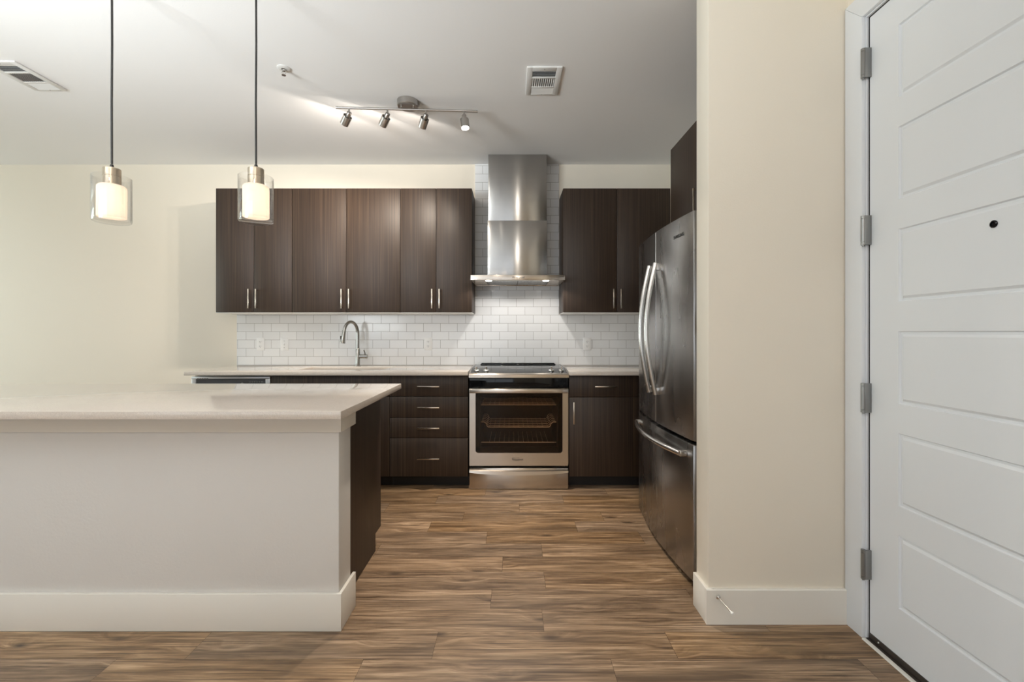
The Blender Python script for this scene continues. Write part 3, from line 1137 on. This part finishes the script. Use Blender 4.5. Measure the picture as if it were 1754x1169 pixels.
for kx in (-0.279, -0.203, 0.309, 0.386):
    ky = 3.535
    kz = 0.9085
    nrm = Vector((0, -0.185, 0.983)).normalized()
    p = Vector((kx, ky, kz))
    k_ = MB().lathe([(0, 0), (0.022, 0), (0.022, 0.006), (0.0165, 0.011), (0, 0.011)], p, nrm, 24)
    k_.lathe([(0, 0.010), (0.0085, 0.010), (0.0075, 0.034), (0, 0.035)], p, nrm, 16)
    k_.build('knob', 'chrome', rg)
B(RC - 0.205, RC + 0.205, 3.482, 3.500, 0.897, 0.9005).build('display', 'black_plastic', rg)
vt = MB()
vt.box(RX0 + 0.055, RX1 - 0.055, 4.000, 4.034, 0.9245, 0.940, 0.006, 3)
vt.box(RX0 + 0.050, RX1 - 0.050, 3.960, 3.992, 0.9245, 0.932, 0.003, 2)
vt.build('rear_vent', 'black_gloss', rg)
for bx, by_, br in ((-0.14, 3.72, 0.095), (0.245, 3.72, 0.115), (-0.14, 3.88, 0.07), (0.245, 3.88, 0.07)):
    MB().lathe([(br, 0), (br + 0.002, 0), (br + 0.002, 0.0003), (br, 0.0003)], (bx, by_, 0.9241), n=40, closed=True).build('burner_ring', 'pewter', ckt)

# ------------------------------------------------------------------ range hood
HX0, HX1, HY = -0.333, 0.426, 3.612
HC = (HX0 + HX1) / 2
hd = thing('range_hood', 'stainless steel chimney range hood on the white tile above the range', 'range hood', (HC, WALL_Y - TILE_T, 1.63))
HB = WALL_Y - TILE_T - 0.001
w = MB()
w.box(HX0, HX1, HY, HY + 0.012, 1.632, 1.673, 0.001)
w.box(HX0, HX0 + 0.010, HY + 0.012, HB, 1.632, 1.673).box(HX1 - 0.010, HX1, HY + 0.012, HB, 1.632, 1.673)
w.box(HX0, HX1, HY + 0.012, HB, 1.660, 1.673)
w.box(HX0 + 0.010, HX1 - 0.010, HB - 0.03, HB, 1.632, 1.660)
w.box(HX0 + 0.010, HX0 + 0.12, HY + 0.012, HB - 0.03, 1.634, 1.640).box(HX1 - 0.12, HX1 - 0.010, HY + 0.012, HB - 0.03, 1.634, 1.640)
w.box(HX0 + 0.12, HX1 - 0.12, HY + 0.012, HY + 0.085, 1.634, 1.640)
canopy = w.build('canopy', 'steel_warm', hd)
B(-0.2085, 0.3015, 3.858, HB, 1.674, 2.172, 0.002).build('chimney_lower', 'steel', hd)
B(-0.2035, 0.2985, 3.863, HB, 2.172, CEIL - 0.001, 0.002).build('chimney_upper', 'steel', hd)
for s in (-1, 1):
    a, c = (HX0 + 0.122, HC - 0.002) if s < 0 else (HC + 0.002, HX1 - 0.122)
    f_ = MB().box(a, c, HY + 0.087, HB - 0.032, 1.640, 1.650, 0.001)
    for k in range(9):
        xx = a + (c - a) * (k + 0.5) / 9
        f_.box(xx - 0.006, xx + 0.006, HY + 0.10, HB - 0.045, 1.637, 1.641)
    f_.build('grease_filter', 'filter_steel', hd)
for lx in (-0.190, 0.276):
    MB().lathe([(0, 0), (0.026, 0), (0.026, -0.003), (0.021, -0.005), (0, -0.006)], (lx, HY + 0.055, 1.6345), n=24).build('lamp', 'hood_lens', hd)
    spot('hood_lamp_light', (lx, HY + 0.055, 1.622), (0, 0.12, -1), 5.5, (1.0, 0.95, 0.88), 150, 0.25, 0.018)
text_part('badge', 'Whirlpool', 0.024, 'badge_dark', canopy, (HC + 0.004, HY - 0.0008, 1.6535), (1, 0, 0), (0, 0, 1), bold=0.0004)

# ------------------------------------------------------------------ refrigerator
FY0, FY1 = 2.092, 3.000
FM = (FY0 + FY1) / 2
rf = thing('refrigerator', 'stainless french-door refrigerator with bottom freezer beside the white partition', 'refrigerator', (1.25, FM, 0))


def bow(y):
    return 0.846 - 0.032 * (1 - ((y - FM) / 0.455) ** 2)


def curved_door(name, y0, y1, z0, z1):
    n = 18
    pts = [(bow(y0 + (y1 - y0) * k / n), y0 + (y1 - y0) * k / n) for k in range(n + 1)]
    r = 0.006
    front_ = [(pts[0][0] + r, pts[0][1])] + [(p[0], min(max(p[1], y0 + r * .6), y1 - r * .6)) for p in pts] + [(pts[-1][0] + r, pts[-1][1])]
    return MB().prism(front_ + [(0.905, y1), (0.905, y0)], 'z', z0, z1, 0.004).build(name, 'steel_fridge', rf)


B(0.914, 1.60, FY0 + 0.006, FY1 - 0.006, 0.03, 1.765, 0.004).build('cabinet_body', 'pewter', rf)
B(0.9055, 0.9138, FY0 + 0.015, FY1 - 0.015, 0.05, 1.765).build('gasket', 'black_plastic', rf)
d1 = curved_door('door', FY0, FM - 0.003, 0.702, 1.780)
d2 = curved_door('door', FM + 0.003, FY1, 0.702, 1.780)
d3 = curved_door('freezer_drawer', FY0, FY1, 0.045, 0.684)
for dd_, yh in ((d1, FM - 0.058), (d2, FM + 0.052)):
    za, zb = 0.866, 1.594
    pts = []
    for k in range(25):
        u = k / 24
        so = 0.020 + 0.052 * math.sin(PI * u)
        pts.append((bow(yh) - so, yh, za + (zb - za) * u))
    h = MB().tube(pts, 0.0135, 14)
    for zz in (za + 0.02, zb - 0.02):
        h.box(bow(yh) - 0.026, bow(yh) + 0.002, yh - 0.010, yh + 0.010, zz - 0.02, zz + 0.02, 0.003)
    h.build('handle', 'steel_handle', dd_)
pts = []
for k in range(29):
    u = k / 28
    y = 2.165 + (2.93 - 2.165) * u
    pts.append((bow(y) - 0.026 - 0.030 * math.sin(PI * u), y, 0.628))
h = MB().tube(pts, 0.0135, 14)
for y in (2.165, 2.93):
    h.cyl((bow(y) + 0.002, y, 0.628), (bow(y) - 0.030, y, 0.628), 0.016, 18, bevel=0.002)
h.build('handle', 'steel_handle', d3)
yb_ = 2.235
tang = Vector((bow(yb_ - .02) - bow(yb_ + .02), -0.04, 0)).normalized()
nrm_ = tang.cross(Vector((0, 0, 1)))
text_part('badge', 'SAMSUNG', 0.024, 'badge_dark', d1, (bow(yb_) - 0.0006, yb_, 1.690), tang, (0, 0, 1), bold=0.0003)
for yy in (FY0 + 0.06, FY1 - 0.06):
    B(0.93, 1.02, yy - 0.03, yy + 0.03, 1.765, 1.785, 0.004).build('hinge_cover', 'pewter', rf)
for xx in (0.98, 1.52):
    for yy in (FY0 + 0.07, FY1 - 0.07):
        MB().cyl((xx, yy, 0), (xx, yy, 0.031), 0.018, 14).build('foot', 'black_plastic', rf)
B(0.93, 0.95, FY0 + 0.02, FY1 - 0.02, 0.008, 0.03).build('base_grille', 'black_plastic', rf)

# ------------------------------------------------------------------ island
IX0, IX1 = -3.05, -0.705
isl = thing('kitchen_island', 'white-walled kitchen island with a dark wood end panel', 'island', (-1.9, 2.2, 0))
B(IX0, IX1, 1.832, 1.965, 0, CZ - CT - 0.001, 0.004).build('half_wall', 'island_white', isl)
w = MB()
w.box(IX0, IX1 + 0.014, 1.817, 1.8315, 0, BH + 0.007, 0.002).box(IX1 + 0.0005, IX1 + 0.014, 1.8315, 1.990, 0, BH + 0.007, 0.002)
w.build('baseboard', 'trim_white', isl)
w = MB()
w.box(IX0, IX1 + 0.014, 1.817, 1.8315, 0.806, CZ - CT - 0.001, 0.002).box(IX1 + 0.0005, IX1 + 0.014, 1.8315, 1.990, 0.806, CZ - CT - 0.001, 0.002)
w.build('apron_trim', 'trim_white', isl)
w = MB()
w.prism([(1.9905, 0), (2.49, 0), (2.49, 0.095), (2.590, 0.095), (2.590, CZ - CT - 0.001), (1.9905, CZ - CT - 0.001)], 'x', -0.776, -0.756, 0.001)
w.build('side_panel', 'dark_wood', isl)['label'] = 'dark wood end panel'
B(IX0, -0.777, 1.970, 2.565, 0.095, CZ - CT - 0.001).build('cabinet_body', 'dark_wood', isl)
B(IX0, -0.777, 1.970, 2.49, 0, 0.0945).build('toe_kick', 'toe_black', isl)
w = B(IX0 - 0.06, -0.641, 1.685, 2.605, CZ - CT, CZ, 0.002)
ct = w.build('countertop', 'quartz')
tag(ct, 'large beige quartz countertop on the white kitchen island under the pendants', 'countertop')


# ------------------------------------------------------------------ pendant lamps
def pendant(x, y, label):
    t = thing('pendant_lamp', label, 'pendant lamp', (x, y, CEIL), 'pendant lamps above the island')
    MB().lathe([(0, 0), (0.060, 0), (0.060, -0.018), (0.055, -0.022), (0, -0.022)], (x, y, CEIL - 0.0005), n=32).build('ceiling_canopy', 'lamp_nickel', t)
    MB().tube([(x, y, CEIL - 0.02), (x + 0.001, y, 2.45), (x - 0.0008, y, 2.2), (x, y, 1.935)], 0.0042, 10).build('cord', 'cord_black', t)
    MB().lathe([(0, 0), (0.0075, 0), (0.0075, 0.010), (0.005, 0.018), (0, 0.018)], (x, y, 1.914), n=16).build('cord_grip', 'cord_black', t)
    MB().lathe([(0, 1.843), (0.0315, 1.843), (0.0315, 1.877), (0.0295, 1.8775), (0.0295, 1.8795), (0.0315, 1.880), (0.0315, 1.912), (0.029, 1.9145), (0, 1.9145)],
               (x, y, 0), n=32).build('cap', 'lamp_nickel', t)
    MB().lathe([(0.026, 1.8425), (0.044, 1.841), (0.050, 1.834), (0.051, 1.826), (0.051, 1.706), (0.050, 1.704), (0.0, 1.704), (0.0, 1.707), (0.048, 1.707), (0.048, 1.826), (0.044, 1.836), (0.026, 1.8385)],
                  (x, y, 0), n=40, closed=True).build('inner_shade', 'opal_glass', t)
    o_ = [(0.0345, 1.873), (0.060, 1.873), (0.066, 1.868), (0.068, 1.860), (0.068, 1.690), (0.066, 1.684), (0.060, 1.682), (0, 1.682)]
    i_ = [(0, 1.690), (0.058, 1.690), (0.0645, 1.694), (0.065, 1.700), (0.065, 1.858), (0.063, 1.866), (0.058, 1.870), (0.0345, 1.870)]
    MB().lathe([(0.0, 1.682), (0.060, 1.682), (0.066, 1.685), (0.068, 1.691), (0.068, 1.876), (0.0665, 1.878), (0.065, 1.876), (0.065, 1.700), (0.063, 1.694), (0.058, 1.692), (0, 1.692)],
               (x, y, 0), n=48).build('outer_glass', 'clear_glass', t)
    MB().lathe([(0, 1.775), (0.010, 1.776), (0.018, 1.783), (0.021, 1.795), (0.018, 1.806), (0.013, 1.815), (0.013, 1.842), (0, 1.842)],
               (x, y, 0), n=24).build('bulb', 'bulb_warm', t)
    point('pendant_light', (x, y, 1.742), 40.0, (1.0, 0.82, 0.62), 0.012)
    return t


pendant(-1.718, 1.93, 'glass pendant lamp hanging in front of the bare cream wall, left one of the two')
pendant(-1.099, 1.93, 'glass pendant lamp hanging in front of the dark wood cabinets, right one of the two')

# ------------------------------------------------------------------ track light
tk = thing('track_light', 'brushed nickel ceiling track light with four adjustable spot heads', 'track light', (-0.69, 2.972, CEIL))
MB().lathe([(0, 0), (0.069, 0), (0.069, -0.036), (0.065, -0.040), (0, -0.040)], (-0.690, 2.975, CEIL - 0.0005), n=40).build('ceiling_canopy', 'brushed_nickel', tk)
for sx in (-0.73, -0.65):
    MB().cyl((sx, 2.965, 2.690), (sx, 2.965, 2.706), 0.005, 12).build('standoff', 'brushed_nickel', tk)
barv = Vector((-0.228 + 1.152, 2.99 - 2.94, 0))
p0 = Vector((-1.152, 2.94, 2.682))
MB().tube([p0, p0 + barv], 0.0075, 14).build('bar', 'brushed_nickel', tk)
aims = [(-0.80, 0.78, -0.74), (-0.74, 0.78, -0.74), (-0.52, 0.80, -0.74), (0.10, -0.14, -1.0)]
for hx, aim in zip((-1.067, -0.819, -0.569, -0.318), aims):
    u = (hx - p0.x) / barv.x
    q = p0 + barv * u
    aim = Vector(aim).normalized()
    j = q + Vector((0, 0, -0.036))
    sh = MB().cyl(q + Vector((0, 0, -0.005)), j, 0.0055, 12).build('spot_head', 'brushed_nickel', tk)
    a0 = j - aim * 0.008
    MB().lathe([(0, 0), (0.0145, 0), (0.0155, 0.002), (0.0155, 0.050), (0, 0.050)], a0, aim, 24).build('socket', 'brushed_nickel', sh)
    s0 = a0 + aim * 0.030
    MB().lathe([(0.0158, 0.016), (0.0262, 0.016), (0.0265, 0.0), (0.0285, 0.0), (0.0285, 0.062), (0.0265, 0.062), (0.0262, 0.021), (0.0158, 0.021)], s0, aim, 32, closed=True).build('shade', 'brushed_nickel', sh)
    MB().lathe([(0, 0.044), (0.018, 0.044), (0.0245, 0.050), (0.022, 0.056), (0, 0.059)], s0, aim, 24).build('lamp', 'lens_lit', sh)
    spot('track_lamp_flood', s0 + aim * 0.066, aim, 3.6 if aim.y > 0 else 14, (1.0, 0.89, 0.77), 176 if aim.y > 0 else 112, 0.15, 0.02)
    pw = 47 if aim.y > 0 else 165
    spot('track_spot_light', s0 + aim * 0.068, aim, pw, (1.0, 0.88, 0.74), 85 if aim.y > 0 else 66, 0.9, 0.02)


# ------------------------------------------------------------------ ceiling vents and sprinkler
def vent(x0, y0, label):
    x1, y1 = x0 + 0.205, y0 + 0.303
    t = thing('ceiling_vent', label, 'vent', ((x0 + x1) / 2, (y0 + y1) / 2, CEIL), 'ceiling vents')
    z0, z1 = CEIL - 0.009, CEIL - 0.0005
    gx0, gx1 = x0 + 0.034, x1 - 0.034
    sec = [(y0 + 0.040, y0 + 0.101), (y0 + 0.116, y0 + 0.205), (y0 + 0.219, y0 + 0.285)]
    f = MB()
    f.box(x0, gx0, y0, y1, z0, z1, 0.003).box(gx1, x1, y0, y1, z0, z1, 0.003)
    f.box(gx0 - 0.002, gx1 + 0.002, y0, sec[0][0], z0, z1, 0.002).box(gx0 - 0.002, gx1 + 0.002, sec[2][1], y1, z0, z1, 0.002)
    f.box(gx0 - 0.002, gx1 + 0.002, sec[0][1], sec[1][0], z0, z1, 0.001).box(gx0 - 0.002, gx1 + 0.002, sec[1][1], sec[2][0], z0, z1, 0.001)
    f.build('frame', 'vent_white', t)
    B(gx0 - 0.004, gx1 + 0.004, sec[0][0] - 0.004, sec[2][1] + 0.004, CEIL - 0.0025, CEIL - 0.0005).build('dark_duct_backing', 'slot_dark', t)  # dark plate in place of the shade inside the duct
    s = MB()
    for k in range(5):
        yy = sec[0][0] + (sec[0][1] - sec[0][0]) * (k + 0.5) / 5
        s.prism([(yy - 0.0045, z0), (yy - 0.0045, z0 + 0.0008), (yy + 0.0030, z0 + 0.0062), (yy + 0.0030, z0 + 0.0054)], 'x', gx0, gx1)
    s.build('louver', 'vent_white', t)
    s = MB()
    for k in range(11):
        xx = gx0 + (gx1 - gx0) * (k + 0.5) / 11
        s.prism([(xx - 0.0040, z0 + 0.0055), (xx - 0.003, z0 + 0.0062), (xx + 0.0030, z0 + 0.0007), (xx + 0.002, z0)], 'y', sec[1][0], sec[1][1])
    s.build('louver', 'vent_white', t)
    s = MB()
    for k in range(5):
        yy = sec[2][0] + (sec[2][1] - sec[2][0]) * (k + 0.5) / 5
        s.prism([(yy - 0.0072, z0 + 0.0055), (yy - 0.0062, z0 + 0.0062), (yy + 0.0070, z0 + 0.0008), (yy + 0.0070, z0)], 'x', gx0, gx1)
    s.build('louver', 'vent_white', t)
    for yy in (y0 + 0.018, y1 - 0.009):
        MB().lathe([(0, 0), (0.0032, 0), (0.0026, -0.001), (0, -0.0012)], ((x0 + x1) / 2, yy, z0), n=10).build('screw', 'pewter', t)


vent(0.087, 2.583, 'square white ceiling vent above the range side of the kitchen, in front of the hood')
vent(-3.005, 2.530, 'white ceiling vent to the left of both pendant lamps, cut by the picture edge')

sx, sy = -1.322, 2.605
t = thing('fire_sprinkler', 'small chrome fire sprinkler on the ceiling near the pendant cord', 'sprinkler', (sx, sy, CEIL))
MB().lathe([(0, 0), (0.036, 0), (0.037, -0.003), (0.030, -0.006), (0.014, -0.007), (0.012, -0.003), (0, -0.003)], (sx, sy, CEIL - 0.0005), n=32).build('escutcheon', 'vent_white', t)
h = MB().cyl((sx, sy, CEIL - 0.004), (sx, sy, CEIL - 0.018), 0.008, 16)
for s in (-1, 1):
    h.tube([(sx + s * 0.007, sy, CEIL - 0.016), (sx + s * 0.012, sy, CEIL - 0.026), (sx + s * 0.004, sy, CEIL - 0.040)], 0.002, 8)
h.cyl((sx, sy, CEIL - 0.018), (sx, sy, CEIL - 0.040), 0.0022, 10)
h.build('head', 'chrome', t)
MB().lathe([(0, 0), (0.012, 0), (0.012, -0.0015), (0, -0.0015)], (sx, sy, CEIL - 0.040), n=20).build('deflector', 'chrome', t)

# added ceiling lamp, unseen behind the camera, for extra light
t = thing('added_ceiling_lamp', 'small cylindrical added lamp on the ceiling, unseen behind the camera', 'ceiling lamp', (0.12, -1.6, CEIL))
MB().lathe([(0, 0), (0.085, 0), (0.085, -0.012), (0, -0.012)], (0.12, -1.6, CEIL - 0.0005), n=32).build('base', 'brushed_nickel', t)
MB().lathe([(0.050, -0.012), (0.050, -0.10), (0.044, -0.118), (0.025, -0.128), (0, -0.13)], (0.12, -1.6, CEIL - 0.0005), n=32).build('shade', 'added_lamp_glow', t)
